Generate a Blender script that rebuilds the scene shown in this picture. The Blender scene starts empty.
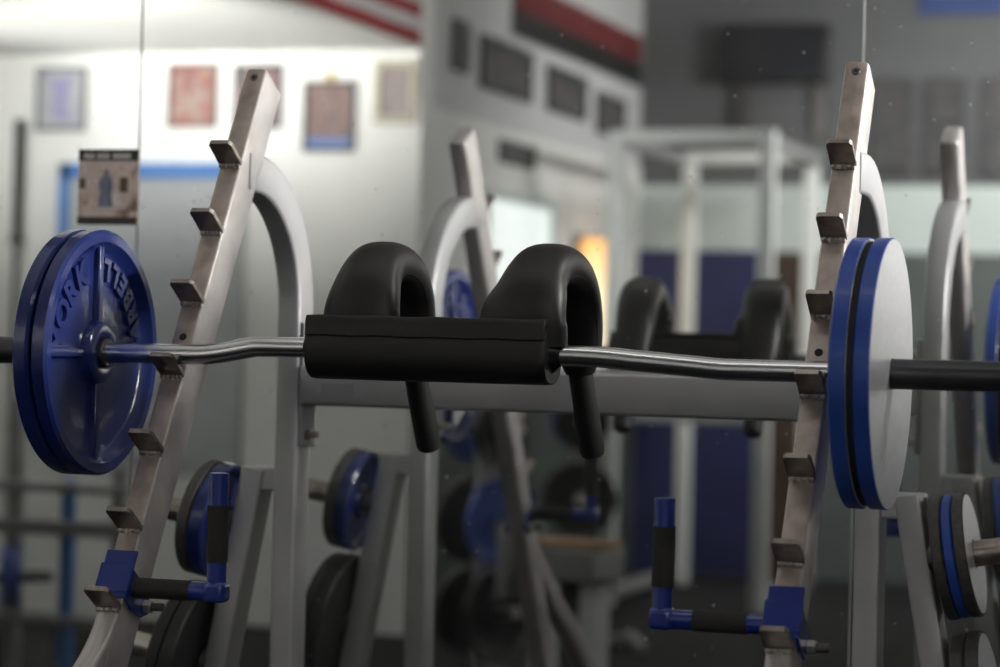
import bpy, bmesh, math, random
from mathutils import Vector, Matrix, Quaternion
C = bpy.context.scene.collection
SC = bpy.context.scene
PI = math.pi
random.seed(4)

# ------------------------------------------------------------------ materials
def new_mat(name):
    m = bpy.data.materials.new(name); m.use_nodes = True
    nt = m.node_tree
    return m, nt, nt.nodes['Principled BSDF'], nt.nodes['Material Output']

def N(nt, kind, **kw):
    n = nt.nodes.new(kind)
    for k, v in kw.items():
        if hasattr(n, k): setattr(n, k, v)
        else: n.inputs[k].default_value = v
    return n

def mat(name, col, rough=.5, metal=0., noise=0., scale=30., col2=None, bump=0., bump_scale=200., coat=0., rough_var=0., stretch=(1, 1, 1), spec=.5, bump_dist=.002):
    m, nt, b, out = new_mat(name)
    b.inputs['Roughness'].default_value = rough
    b.inputs['Metallic'].default_value = metal
    b.inputs['Specular IOR Level'].default_value = spec
    b.inputs['Coat Weight'].default_value = coat
    b.inputs['Coat Roughness'].default_value = .10
    c = tuple(col) + (1,)
    b.inputs['Base Color'].default_value = c
    tc = N(nt, 'ShaderNodeTexCoord'); mp = N(nt, 'ShaderNodeMapping')
    mp.inputs['Scale'].default_value = stretch
    nt.links.new(tc.outputs['Object'], mp.inputs['Vector'])
    if noise or col2 or rough_var:
        t = N(nt, 'ShaderNodeTexNoise'); t.inputs['Scale'].default_value = scale; t.inputs['Detail'].default_value = 6
        nt.links.new(mp.outputs[0], t.inputs['Vector'])
        if noise or col2:
            r = N(nt, 'ShaderNodeValToRGB')
            if col2:
                r.color_ramp.elements[0].position = .42; r.color_ramp.elements[1].position = .62
                r.color_ramp.elements[0].color = c; r.color_ramp.elements[1].color = tuple(col2) + (1,)
            else:
                r.color_ramp.elements[0].position = .3; r.color_ramp.elements[1].position = .7
                r.color_ramp.elements[0].color = tuple(x * (1 - noise) for x in col) + (1,)
                r.color_ramp.elements[1].color = tuple(min(1, x * (1 + noise)) for x in col) + (1,)
            nt.links.new(t.outputs['Fac'], r.inputs['Fac'])
            nt.links.new(r.outputs['Color'], b.inputs['Base Color'])
        if rough_var:
            mr = N(nt, 'ShaderNodeMapRange')
            mr.inputs['From Min'].default_value = .3; mr.inputs['From Max'].default_value = .7
            mr.inputs['To Min'].default_value = max(.02, rough - rough_var); mr.inputs['To Max'].default_value = rough + rough_var
            nt.links.new(t.outputs['Fac'], mr.inputs['Value']); nt.links.new(mr.outputs[0], b.inputs['Roughness'])
    if bump:
        t2 = N(nt, 'ShaderNodeTexNoise'); t2.inputs['Scale'].default_value = bump_scale; t2.inputs['Detail'].default_value = 4
        nt.links.new(mp.outputs[0], t2.inputs['Vector'])
        bp = N(nt, 'ShaderNodeBump'); bp.inputs['Strength'].default_value = bump; bp.inputs['Distance'].default_value = bump_dist
        nt.links.new(t2.outputs['Fac'], bp.inputs['Height']); nt.links.new(bp.outputs[0], b.inputs['Normal'])
        if coat: nt.links.new(bp.outputs[0], b.inputs['Coat Normal'])
    return m

def glow(name, col, strength):
    m, nt, b, out = new_mat(name)
    b.inputs['Base Color'].default_value = (.6, .6, .6, 1)
    b.inputs['Emission Color'].default_value = tuple(col) + (1,)
    b.inputs['Emission Strength'].default_value = strength
    return m

M = {}
M['steel'] = mat('brushed_steel', (.56, .525, .52), .42, .6, .16, 14, bump=.15, bump_scale=60, stretch=(6, 1, 1), rough_var=.06)
M['front_steel'] = mat('brown_steel', (.44, .372, .335), .44, .6, .22, 30, bump=.25, bump_scale=90, rough_var=.07)
M['post'] = mat('grey_painted_steel', (.50, .495, .51), .42, .5, .06, 10, rough_var=.04)
M['rail'] = mat('dull_grey_steel', (.34, .34, .345), .5, .6, .08, 8)
M['hook'] = mat('raw_hook_steel', (.36, .315, .285), .36, .9, .25, 50, rough_var=.08, bump=.1, bump_scale=90)
M['weld'] = mat('weld_bead', (.50, .46, .43), .38, .9, .35, 120, bump=.9, bump_scale=220, bump_dist=.004)
M['chrome'] = mat('polished_chrome', (.84, .84, .86), .21, 1., 0, 40, bump=.04, bump_scale=260, stretch=(6, 1, 1))
M['sleeve'] = mat('dark_steel_sleeve', (.075, .075, .08), .38, .7, .1, 30)
M['blue'] = mat('blue_enamel', (.009, .021, .135), .45, 0, .15, 9, coat=1., bump=.22, bump_scale=55, spec=.25)
M['gloss_blue'] = mat('glossy_blue_paint', (.018, .038, .25), .25, 0, .1, 9, coat=.8)
M['blue_chip'] = mat('blue_enamel_chipped', (.024, .072, .37), .42, 0, .12, 8, coat=.15, bump=.1, bump_scale=40)
M['face'] = mat('bare_cast_face', (.82, .82, .86), .33, .65, .06, 60, bump=.42, bump_scale=320, rough_var=.05, bump_dist=.0015)
M['groove'] = mat('dark_groove', (.012, .012, .014), .7)
M['iron'] = mat('grey_cast_iron', (.085, .082, .08), .55, .35, .25, 60, bump=.3, bump_scale=180)
M['darkiron'] = mat('dark_cast_iron', (.03, .03, .031), .5, .3, .2, 50, bump=.25, bump_scale=140)
M['vinyl'] = mat('black_vinyl', (.0125, .011, .011), .44, 0, .12, 5, bump=.12, bump_scale=420, spec=.5)
M['rubber'] = mat('black_foam_grip', (.010, .010, .010), .62, 0, .1, 60, bump=.2, bump_scale=500)
M['tape'] = mat('black_grip_tape', (.022, .021, .020), .75, 0, .2, 200, bump=.4, bump_scale=700)
M['bolt'] = mat('dark_bolt_steel', (.16, .155, .15), .4, .9)
M['zinc'] = mat('zinc_bolt', (.55, .53, .5), .35, .9)
M['wall'] = mat('white_wall_paint', (.80, .80, .785), .7, 0, .03, 2, bump=.05, bump_scale=60)
M['ceil'] = mat('white_ceiling_paint', (.86, .86, .83), .8, 0, .02, 2)
M['darkceil'] = mat('dark_ceiling', (.10, .10, .105), .8, 0, .1, 2)
M['padgreen'] = mat('dark_green_grey_wall', (.035, .046, .042), .7, 0, .2, 3)
M['padgrey'] = mat('grey_wall_pad', (.10, .115, .115), .7, 0, .15, 3)
M['hallwall'] = mat('grey_hall_wall', (.115, .12, .125), .75, 0, .06, 1.2)
M['sidewall'] = mat('pale_side_wall', (.58, .59, .60), .7, 0, .05, 1.5)
M['mint'] = mat('pale_mint_wall', (.60, .67, .65), .7, 0, .05, 1.5)
M['navy'] = mat('navy_wall_pad', (.018, .023, .10), .55, 0, .2, 3)
M['brown'] = mat('brown_wall_pad', (.05, .030, .018), .6, 0, .2, 3)
M['floor'] = mat('black_rubber_floor', (.010, .0105, .011), .8, 0, .3, 40, bump=.2, bump_scale=120, spec=.2)
M['framewhite'] = mat('pale_grey_cage_paint', (.74, .76, .75), .45, .1, .05, 6)
M['board'] = mat('grey_board', (.42, .44, .46), .55, 0, .04, 2)
M['bluetrim'] = mat('bright_blue_trim', (.06, .19, .50), .5, 0, .05, 8)
M['black'] = mat('black_plastic', (.012, .012, .013), .45)
M['wood'] = mat('tan_wood', (.42, .24, .12), .5, 0, .2, 12, stretch=(1, 8, 8))
M['red'] = mat('flag_red', (.34, .022, .03), .75, 0, .1, 10)
M['deepred'] = mat('deep_red_cloth', (.14, .012, .016), .8)
M['white'] = mat('flag_white', (.62, .60, .62), .75, 0, .05, 10)
M['redplate'] = mat('red_enamel', (.22, .02, .03), .45)
M['paper'] = mat('white_paper', (.72, .72, .70), .7)
M['sticker'] = mat('faded_sticker', (.36, .36, .37), .5, .2)
M['gold'] = mat('gold_paint', (.5, .36, .12), .4, .7)

def mirror_mat():
    m, nt, b, out = new_mat('silvered_glass_with_dust')
    b.inputs['Base Color'].default_value = (.84, .85, .842, 1)
    b.inputs['Metallic'].default_value = 1; b.inputs['Roughness'].default_value = 0
    d = N(nt, 'ShaderNodeBsdfDiffuse'); d.inputs['Color'].default_value = (.85, .87, .87, 1)
    tc = N(nt, 'ShaderNodeTexCoord')
    mp = N(nt, 'ShaderNodeMapping'); mp.inputs['Scale'].default_value = (1, .01, 1)
    nt.links.new(tc.outputs['Object'], mp.inputs['Vector'])
    v = N(nt, 'ShaderNodeTexVoronoi'); v.inputs['Scale'].default_value = 55; v.inputs['Randomness'].default_value = 1
    nt.links.new(mp.outputs[0], v.inputs['Vector'])
    # speck radius varies by cell, most cells have none
    sep = N(nt, 'ShaderNodeSeparateColor'); nt.links.new(v.outputs['Color'], sep.inputs[0])
    mr = N(nt, 'ShaderNodeMapRange'); mr.inputs['From Min'].default_value = .70; mr.inputs['From Max'].default_value = 1; mr.inputs['To Min'].default_value = 0; mr.inputs['To Max'].default_value = .17
    nt.links.new(sep.outputs[0], mr.inputs['Value'])
    lt = N(nt, 'ShaderNodeMath', operation='LESS_THAN'); nt.links.new(v.outputs['Distance'], lt.inputs[0]); nt.links.new(mr.outputs[0], lt.inputs[1])
    n = N(nt, 'ShaderNodeTexNoise'); n.inputs['Scale'].default_value = 3.2; n.inputs['Detail'].default_value = 5
    nt.links.new(mp.outputs[0], n.inputs['Vector'])
    mr2 = N(nt, 'ShaderNodeMapRange'); mr2.inputs['From Min'].default_value = .38; mr2.inputs['From Max'].default_value = .7; mr2.inputs['To Min'].default_value = .10; mr2.inputs['To Max'].default_value = 1.0
    nt.links.new(n.outputs['Fac'], mr2.inputs['Value'])
    mul = N(nt, 'ShaderNodeMath', operation='MULTIPLY'); nt.links.new(lt.outputs[0], mul.inputs[0]); nt.links.new(mr2.outputs[0], mul.inputs[1])
    mr3 = N(nt, 'ShaderNodeMapRange'); mr3.inputs['From Min'].default_value = .35; mr3.inputs['From Max'].default_value = .75; mr3.inputs['To Min'].default_value = .012; mr3.inputs['To Max'].default_value = .05
    nt.links.new(n.outputs['Fac'], mr3.inputs['Value'])
    add = N(nt, 'ShaderNodeMath', operation='ADD'); nt.links.new(mul.outputs[0], add.inputs[0]); nt.links.new(mr3.outputs[0], add.inputs[1])
    mix = N(nt, 'ShaderNodeMixShader')
    nt.links.new(add.outputs[0], mix.inputs['Fac']); nt.links.new(b.outputs[0], mix.inputs[1]); nt.links.new(d.outputs[0], mix.inputs[2])
    nt.links.new(mix.outputs[0], out.inputs['Surface'])
    return m
M['mirror'] = mirror_mat()

def picture_mat(name, stops, scale=5., seed=0., vertical=None):
    """a blotchy printed picture: noise through a colour ramp; vertical = (colour, height) band at the foot"""
    m, nt, b, out = new_mat(name)
    b.inputs['Roughness'].default_value = .35
    tc = N(nt, 'ShaderNodeTexCoord'); mp = N(nt, 'ShaderNodeMapping'); mp.inputs['Location'].default_value = (seed, seed * .7, seed * 1.3)
    nt.links.new(tc.outputs['Generated'], mp.inputs['Vector'])
    t = N(nt, 'ShaderNodeTexNoise'); t.inputs['Scale'].default_value = scale; t.inputs['Detail'].default_value = 3
    nt.links.new(mp.outputs[0], t.inputs['Vector'])
    r = N(nt, 'ShaderNodeValToRGB'); cr = r.color_ramp
    while len(cr.elements) < len(stops): cr.elements.new(.5)
    for i, c in enumerate(stops):
        cr.elements[i].position = .28 + .44 * i / max(1, len(stops) - 1); cr.elements[i].color = tuple(c) + (1,)
    nt.links.new(t.outputs['Fac'], r.inputs['Fac'])
    src = r.outputs['Color']
    if vertical:
        s = N(nt, 'ShaderNodeSeparateXYZ'); nt.links.new(tc.outputs['Generated'], s.inputs[0])
        l = N(nt, 'ShaderNodeMath', operation='LESS_THAN'); l.inputs[1].default_value = vertical[1]; nt.links.new(s.outputs['Z'], l.inputs[0])
        mx = N(nt, 'ShaderNodeMix', data_type='RGBA'); nt.links.new(l.outputs[0], mx.inputs['Factor'])
        nt.links.new(src, mx.inputs['A']); mx.inputs['B'].default_value = tuple(vertical[0]) + (1,); src = mx.outputs['Result']
    nt.links.new(src, b.inputs['Base Color'])
    return m

# ------------------------------------------------------------------ mesh helpers
def obj(name, bm, m, parent=None, smooth=True, bevel=0., loc=None, seg=2):
    bmesh.ops.recalc_face_normals(bm, faces=bm.faces)
    me = bpy.data.meshes.new(name); bm.to_mesh(me); bm.free()
    me.materials.append(m)
    o = bpy.data.objects.new(name, me); C.objects.link(o)
    if parent: o.parent = parent
    if loc is not None: o.location = loc
    if bevel:
        b = o.modifiers.new('bevel', 'BEVEL'); b.width = bevel; b.segments = seg; b.limit_method = 'ANGLE'; b.angle_limit = math.radians(35)
    if smooth:
        for p in me.polygons: p.use_smooth = True
        me.set_sharp_from_angle(angle=math.radians(38))
    return o

def empty(name, loc=(0, 0, 0)):
    o = bpy.data.objects.new(name, None); C.objects.link(o); o.location = loc; o.empty_display_size = .1
    return o

def tag(o, label=None, cat=None, group=None, kind=None):
    if label: o['label'] = label
    if cat: o['category'] = cat
    if group: o['group'] = group
    if kind: o['kind'] = kind
    return o

def BM(): return bmesh.new()

def box(bm, x0, x1, y0, y1, z0, z1, mtx=None):
    vs = []
    for x in (x0, x1):
        for y in (y0, y1):
            for z in (z0, z1):
                p = Vector((x, y, z))
                vs.append(bm.verts.new(mtx @ p if mtx else p))
    for f in ((0, 1, 3, 2), (4, 6, 7, 5), (0, 4, 5, 1), (2, 3, 7, 6), (0, 2, 6, 4), (1, 5, 7, 3)):
        bm.faces.new([vs[i] for i in f])
    return bm

def rings(bm, rs, close=True, caps=True):
    vv = [[bm.verts.new(p) for p in r] for r in rs]
    n = len(rs[0])
    for a, b in zip(vv, vv[1:]):
        for i in range(n if close else n - 1):
            j = (i + 1) % n
            bm.faces.new((a[i], a[j], b[j], b[i]))
    if caps:
        bm.faces.new(list(reversed(vv[0]))); bm.faces.new(vv[-1])
    return bm

def cyl(bm, p0, p1, r0, r1=None, n=24, caps=True):
    p0 = Vector(p0); p1 = Vector(p1); r1 = r0 if r1 is None else r1
    d = (p1 - p0).normalized()
    u = d.orthogonal().normalized(); v = d.cross(u)
    return rings(bm, [[p + (u * math.cos(2 * PI * i / n) + v * math.sin(2 * PI * i / n)) * r for i in range(n)] for p, r in ((p0, r0), (p1, r1))], caps=caps)

def tube(bm, pts, r, n=20):
    """round tube along points lying near one plane; r a number or a list"""
    pts = [Vector(p) for p in pts]; rr = r if isinstance(r, (list, tuple)) else [r] * len(pts)
    rs = []; u = None
    for i, p in enumerate(pts):
        a = pts[max(0, i - 1)]; b = pts[min(len(pts) - 1, i + 1)]
        d = (b - a).normalized()
        u = (d.orthogonal() if u is None else u - d * u.dot(d)).normalized()
        v = d.cross(u)
        rs.append([p + (u * math.cos(2 * PI * k / n) + v * math.sin(2 * PI * k / n)) * rr[i] for k in range(n)])
    return rings(bm, rs)

def rrect(w, h, r, seg=4):
    """rounded rectangle outline, centred"""
    o = []
    for cx, cy, a0 in ((w / 2 - r, h / 2 - r, 0), (-w / 2 + r, h / 2 - r, PI / 2), (-w / 2 + r, -h / 2 + r, PI), (w / 2 - r, -h / 2 + r, 1.5 * PI)):
        for k in range(seg + 1):
            a = a0 + PI / 2 * k / seg
            o.append((cx + r * math.cos(a), cy + r * math.sin(a)))
    return o

def sweep(bm, pts, side, prof):
    """sweep a 2D outline (u along side, v along the in-plane normal) along points"""
    pts = [Vector(p) for p in pts]; side = Vector(side).normalized()
    rs = []
    for i, p in enumerate(pts):
        a = pts[max(0, i - 1)]; b = pts[min(len(pts) - 1, i + 1)]
        d = (b - a).normalized(); nn = d.cross(side).normalized()
        rs.append([p + side * u + nn * v for u, v in prof])
    return rings(bm, rs)

def lathe(bm, prof, n=96, axis='X'):
    """closed profile of (x, r) pairs turned about the X axis; r = 0 never used"""
    rs = []
    for x, r in prof:
        rs.append([Vector((x, r * math.cos(2 * PI * i / n), r * math.sin(2 * PI * i / n))) for i in range(n)])
    vv = [[bm.verts.new(p) for p in r] for r in rs]
    m = len(vv)
    for a in range(m):
        b = (a + 1) % m
        for i in range(n):
            j = (i + 1) % n
            bm.faces.new((vv[a][i], vv[a][j], vv[b][j], vv[b][i]))
    return bm

def catmull(pts, k=8):
    pts = [Vector(p) for p in pts]; out = []
    P = [pts[0] * 2 - pts[1]] + pts + [pts[-1] * 2 - pts[-2]]
    for i in range(1, len(P) - 2):
        a, b, c, d = P[i - 1:i + 3]
        for j in range(k):
            t = j / k
            out.append(.5 * ((2 * b) + (c - a) * t + (2 * a - 5 * b + 4 * c - d) * t * t + (3 * b - a - 3 * c + d) * t ** 3))
    out.append(pts[-1]); return out

def copy_tree(o, parent=None):
    c = o.copy(); C.objects.link(c)
    if parent: c.parent = parent
    for ch in list(o.children): copy_tree(ch, c)
    return c

def text_bm(bm, s, size, depth, mtx):
    """letters as real mesh, merged into bm"""
    cu = bpy.data.curves.new('letters', 'FONT'); cu.body = s; cu.size = size; cu.extrude = depth; cu.offset = .0025; cu.align_x = 'CENTER'; cu.align_y = 'CENTER'; cu.resolution_u = 4
    t = bpy.data.objects.new('letters', cu); C.objects.link(t)
    dg = bpy.context.evaluated_depsgraph_get()
    me = bpy.data.meshes.new_from_object(t.evaluated_get(dg))
    me.transform(mtx); bm.from_mesh(me)
    bpy.data.meshes.remove(me); bpy.data.objects.remove(t); bpy.data.curves.remove(cu)

# ------------------------------------------------------------------ the room
MY = .998            # mirror plane
ZB = 1.35            # bar height
def struct(name, bm, m, label=None, bevel=0.):
    o = obj(name, bm, m, smooth=False, bevel=bevel); o['kind'] = 'structure'
    if label: o['label'] = label
    return o
XS = -2.685          # side wall / alcove edge
CE = 3.75
struct('floor', box(BM(), -6.6, 6.2, -9.3, 1.2, -.1, 0), M['floor'], 'black rubber gym floor')
struct('ceiling', box(BM(), -6.6, 6.2, -9.3, 1.2, CE, CE + .1), M['ceil'], 'high ceiling over the gym hall')
struct('ceiling_alcove', box(BM(), -6.5, XS, -5.0, MY + .012, 2.775, CE), M['ceil'], 'bright white low ceiling over the alcove')
struct('wall_front', box(BM(), -6.6, 6.2, MY + .012, 1.2, 0, CE), M['hallwall'], 'wall that carries the mirrors')
struct('wall_right', box(BM(), 6.1, 6.2, -9.3, MY + .012, 0, CE), M['wall'])
struct('wall_back', box(BM(), XS, 6.1, -9.3, -9.1, 0, CE), M['hallwall'], 'dim grey end wall of the hall')
struct('wall_alcove', box(BM(), -6.5, XS, -5.2, -5.0, 0, CE), M['wall'], 'white wall hung with framed pictures')
struct('wall_side', box(BM(), XS - .2, XS, -9.1, -5.2, 0, CE), M['sidewall'], 'pale long side wall with rows of dark pictures')
struct('wall_left', box(BM(), -6.6, -6.5, -9.3, MY + .012, 0, CE), M['wall'])

# mirror panels: three side by side with open seams, bevelled edges
S1, S2 = -1.1768, .4685
G = .0025
for x0, x1, lab in ((-2.82, S1, 'mirror panel at the left, holding the small film flyer'), (S1, S2, 'wide middle mirror panel behind the padded bar'), (S2, 2.11, 'mirror panel at the right behind the silver plate')):
    mp = obj('mirror_panel', box(BM(), x0 + G, x1 - G, MY, MY + .006, .25, 2.6), M['mirror'], smooth=False)
    tag(mp, lab, 'mirror')
for x, lab in ((S1, 'narrow dark seam strip between left and middle mirrors'), (S2, 'narrow pale seam strip between middle and right mirrors')):
    struct('trim_%d' % (1 if x == S1 else 2), box(BM(), x - .0018, x + .0018, MY - (.0015 if x == S2 else -.002), MY + .011, .25, 2.6), M['rail'] if x == S1 else M['paper'], lab)

# ------------------------------------------------------------------ squat rack
LK = .5762           # lean of the uprights: dy per dz
def front_y(z): return .3592 - (1.9126 - z) * LK
LEAN = math.atan(LK)
AX = Vector((0, math.sin(LEAN), math.cos(LEAN)))        # up along the upright
BK = Vector((0, math.cos(LEAN), -math.sin(LEAN)))       # straight back from its front face
RX = -.021; UX = .590; UW = .0445; UD = .086
PX = .595; PW = .050; PY0 = .560; PD = .076             # rear posts
rack = empty('squat_rack', (RX, .2, 0))
tag(rack, 'bare steel squat rack with leaning step-hook uprights, carrying the padded barbell', 'squat rack')
def rk(name, bm, m, parent=None, bevel=0., smooth=True):
    """part given in world coordinates"""
    par = parent or rack
    # shapes are drawn about the rack's own middle, so only the depth is taken off
    bmesh.ops.translate(bm, verts=bm.verts, vec=(0, -.2, 0))
    o = obj(name, bm, m, par, smooth=smooth, bevel=bevel)
    return o
HZ = [1.717, 1.584, 1.449, 1.314, 1.178, 1.044, .912]
for s in (-1, 1):
    # leaning upright (rounded rectangular tube)
    zt = 1.9126
    pf = rrect(UW, UD, .006, 3)
    top = Vector((s * UX, front_y(zt), zt)) + BK * (UD / 2)
    bot_z = .06
    bot = Vector((s * UX, front_y(bot_z), bot_z)) + BK * (UD / 2)
    bm = BM()
    def section(p, k, kd):
        return [p + Vector((u * k, 0, 0)) + BK * (v * kd) for u, v in pf]
    rt = .009; secs = [section(bot, 1, 1)]
    for q in range(7):
        a = PI / 2 * q / 6
        secs.append(section(top - AX * (rt - rt * math.sin(a)), 1 - 2 * rt / UW * (1 - math.cos(a)), 1 - 1.0 * rt / UD * (1 - math.cos(a))))
    rings(bm, secs)
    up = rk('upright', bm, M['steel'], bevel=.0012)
    # the front face gets a browner, darker steel than the sides
    up.data.materials.append(M['front_steel'])
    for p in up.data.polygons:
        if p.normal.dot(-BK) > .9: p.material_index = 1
    # bolt near the top, hole above the bar
    for z, r, m in ((1.892, .0082, 'bolt'), (1.3825, .0072, 'groove')):
        c = Vector((s * UX, front_y(z), z))
        bm = BM(); cyl(bm, c + BK * .004, c - BK * .0016, r, n=20)
        b = rk('bolt' if m == 'bolt' else 'bolt_hole', bm, M[m], up, bevel=.0006)
        if m == 'bolt':
            bm = BM(); cyl(bm, c + BK * .002, c - BK * .0024, .0034, n=6); rk('socket', bm, M['groove'], up, smooth=False)
    # step hooks: flat plate standing out from the front face, weld bead under it
    for z in HZ:
        base = Vector((s * UX, front_y(z), z))
        fwd = (-BK + AX * .06).normalized()        # straight out of the leaning face
        thn = Vector((1, 0, 0)).cross(fwd)
        t = .0095; w = .0465; L = .066; ch = .006
        outl = [(-w / 2, -.002), (w / 2, -.002), (w / 2, L - ch), (w / 2 - ch * .8, L), (-w / 2 + ch * .8, L), (-w / 2, L - ch)]
        bm = BM()
        rings(bm, [[base + Vector((u, 0, 0)) + fwd * a + thn * q for u, a in outl] for q in (-t / 2, t / 2)])
        h = rk('bar_hook', bm, M['hook'], bevel=.0012, smooth=False)
        bm = BM()
        pts = [base + Vector((-.021 + .042 * i / 14, 0, 0)) - AX * .0075 - BK * .002 for i in range(15)]
        tube(bm, pts, [.0042 + .0016 * ((i * 7) % 3) / 2 for i in range(15)], 8)
        rk('weld_bead', bm, M['weld'], h)
    # rear post: leaves the upright's back, bends over and drops to the floor
    R = .265; cy = PY0 + PD / 2
    pts = [(s * PX, .262 - .03, 1.705), (s * PX, cy - R, 1.705)]
    for i in range(1, 17):
        a = PI / 2 * i / 16
        pts.append((s * PX, cy - R + R * math.sin(a), 1.705 - R + R * math.cos(a)))
    pts += [(s * PX, cy, .9), (s * PX, cy, .03)]
    pts[0] = (s * UX, .285, 1.705); pts[1] = (s * (UX + .004), .31, 1.705)
    bm = BM(); sweep(bm, pts, (1, 0, 0), rrect(PW, PD, .007, 3))
    rk('rear_post', bm, M['post'])
    bm = BM(); pts = [Vector((s * UX + dx, .345, 1.745 - .002)) for dx in (-.02, -.01, 0, .01, .02)]
    tube(bm, pts, .004, 8); rk('weld_bead', bm, M['weld'])
    # curved front foot welded to the upright's face low down
    pts = [Vector((s * UX, front_y(z), z)) + BK * (.0285 - d) for z, d in ((.985, -.004), (.93, -.001), (.88, .002), (.835, .014), (.79, .036), (.74, .070))]
    q = pts[-1]
    pts += [q + Vector((0, -.10, -.075)), q + Vector((0, -.30, -.19)), q + Vector((0, -.62, -.42)), q + Vector((0, -.80, -.66))]
    bm = BM(); sweep(bm, catmull(pts, 6), (1, 0, 0), rrect(UW - .003, .06, .007, 3))
    rk('front_foot', bm, M['steel'])
    bm = BM(); box(bm, s * UX - .03, s * UX + .03, -1.5, .66, 0.0, .06); rk('floor_rail', bm, M['post'], bevel=.006)
    # bolted flange between post and crossbar
    xi = s * (PX - PW / 2)
    bm = BM(); box(bm, min(xi, xi - s * .010), max(xi, xi - s * .010), PY0 + .004, PY0 + PD, 1.165, 1.418)
    fl = rk('flange', bm, M['rail'], bevel=.002)
    for z in (1.19, 1.39):
        bm = BM(); cyl(bm, (xi - s * .010, PY0 + .03, z), (xi - s * .020, PY0 + .03, z), .011, n=6)
        cyl(bm, (xi - s * .018, PY0 + .03, z), (xi - s * .034, PY0 + .03, z), .0065, n=14)
        rk('bolt', bm, M['zinc'], fl)
    # plate storage: short stub outwards, then a splayed leg with two pegs
    ang = math.radians(10.2)
    oz = 1.075; xin = s * .645
    bm = BM(); box(bm, min(s * .61, s * .697), max(s * .61, s * .697), PY0 + .008, PY0 + PD - .004, 1.073, 1.122)
    rk('storage_arm', bm, M['post'], bevel=.005)
    ldir = Vector((s * math.sin(ang), 0, -math.cos(ang))); lout = Vector((s * math.cos(ang), 0, math.sin(ang)))
    ctop = Vector((s * .667, PY0 + PD / 2, 1.118))
    bm = BM(); sweep(bm, [ctop, ctop + ldir * .05, ctop + ldir * 1.10], (0, 1, 0), [(v, u) for u, v in rrect(.05, PD, .007, 3)])
    rk('storage_leg', bm, M['post'])
    for dl in (.125, .418):
        c = ctop + ldir * dl + lout * .02
        L = .235 if s > 0 else .19
        bm = BM(); cyl(bm, c, c + lout * L, .0245, n=28)
        pg = rk('plate_peg', bm, M['zinc'] if dl > .3 else M['hook'], bevel=.003)
        bm = BM(); cyl(bm, c, c + lout * .013, .04, n=28); rk('peg_flange', bm, M['bolt'], pg)
# crossbar with a faded maker's sticker
bm = BM(); sweep(bm, [(-.565, PY0 + .036, 1.291), (.565, PY0 + .036, 1.291)], (0, 1, 0), rrect(.072, .082, .007, 3))
cb = rk('crossbar', bm, M['post'])
bm = BM(); box(bm, -.519, -.449, PY0 - .0008, PY0 + .002, 1.268, 1.296); rk('sticker', bm, M['sticker'], cb, smooth=False)
bm = BM(); box(bm, -.56, .56, .565, .625, .04, .10); rk('bottom_crossbar', bm, M['post'], bevel=.006)

# ------------------------------------------------------------------ weight plates
def big_plate(name, lettered):
    """deep rimmed 45 cm plate: local +X is the dished face, thickness .032"""
    r = .225; t = .032
    root = empty(name)
    bm = BM()
    lathe(bm, [(.004, .027), (t - .002, .027), (t, .030), (t, .050), (t - .004, .056), (.013, .060), (.011, .066), (.011, .182), (.014, .190), (t - .004, .199), (t, .203), (t, .219), (t - .005, r), (.005, r), (0, r - .006), (0, .030)], 128)
    obj('rim_disc', bm, M['blue'], root)
    bm = BM()
    for k in range(4):
        a = PI / 2 * k
        mtx = Matrix.Rotation(a, 4, 'X')
        box(bm, .009, t - .009, -.009, .009, .052, .196, mtx)
    obj('spoke', bm, M['blue'], root, bevel=.003)
    if lettered:
        bm = BM()
        def letter(ch, phi, rad, outward, size):   # adds to the current bm
            # phi measured from +Y towards +Z; face normal +X
            up = Vector((0, math.cos(phi), math.sin(phi))) * (1 if outward else -1)
            nx = Vector((1, 0, 0)); rt = up.cross(nx)
            p = Vector((.0135, rad * math.cos(phi), rad * math.sin(phi)))
            mtx = Matrix(((rt.x, up.x, nx.x, p.x), (rt.y, up.y, nx.y, p.y), (rt.z, up.z, nx.z, p.z), (0, 0, 0, 1)))
            text_bm(bm, ch, size, .0055, mtx)
        for i, ch in enumerate('BARBELL'): letter(ch, math.radians(3 + 12.6 * i), .157, False, .053)
        obj('raised_lettering', bm, M['blue'], root); bm = BM()
        for i, ch in enumerate('YORK'): letter(ch, math.radians(172 - 18.5 * i), .152, True, .066)
        obj('raised_lettering', bm, M['blue'], root)
    return root
def face_plate(name):
    """plate seen from its flat bare-metal back; local +X is the flat face"""
    r = .225; t = .0285
    root = empty(name)
    bm = BM()
    lathe(bm, [(.004, .030), (.004, .19), (0, .20), (0, .218), (.004, r), (t - .0015, r), (t, r - .0015), (t, .026), (.01, .026)], 128)
    obj('rim_disc', bm, M['blue_chip'], root)
    bm = BM(); lathe(bm, [(t - .001, .027), (t + .0006, .027), (t + .0006, r - .0016), (t - .001, r - .0016)], 128)
    f = obj('bare_face', bm, M['face'], root); f['label'] = 'bare silver cast face'
    return root
BZ = ZB
# left pair
pl = big_plate('weight_plate', True); pl.location = (-.743 - .032, 0, BZ)
tag(pl, 'blue plate with raised lettering on the left end, inner one facing the pads', 'weight plate', 'plates on the padded bar')
p2 = big_plate('weight_plate', False); p2.location = (-.743 - .032 * 2 - .005, 0, BZ)
tag(p2, 'blue plate behind the lettered one at the left end of the bar', 'weight plate', 'plates on the padded bar')
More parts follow.
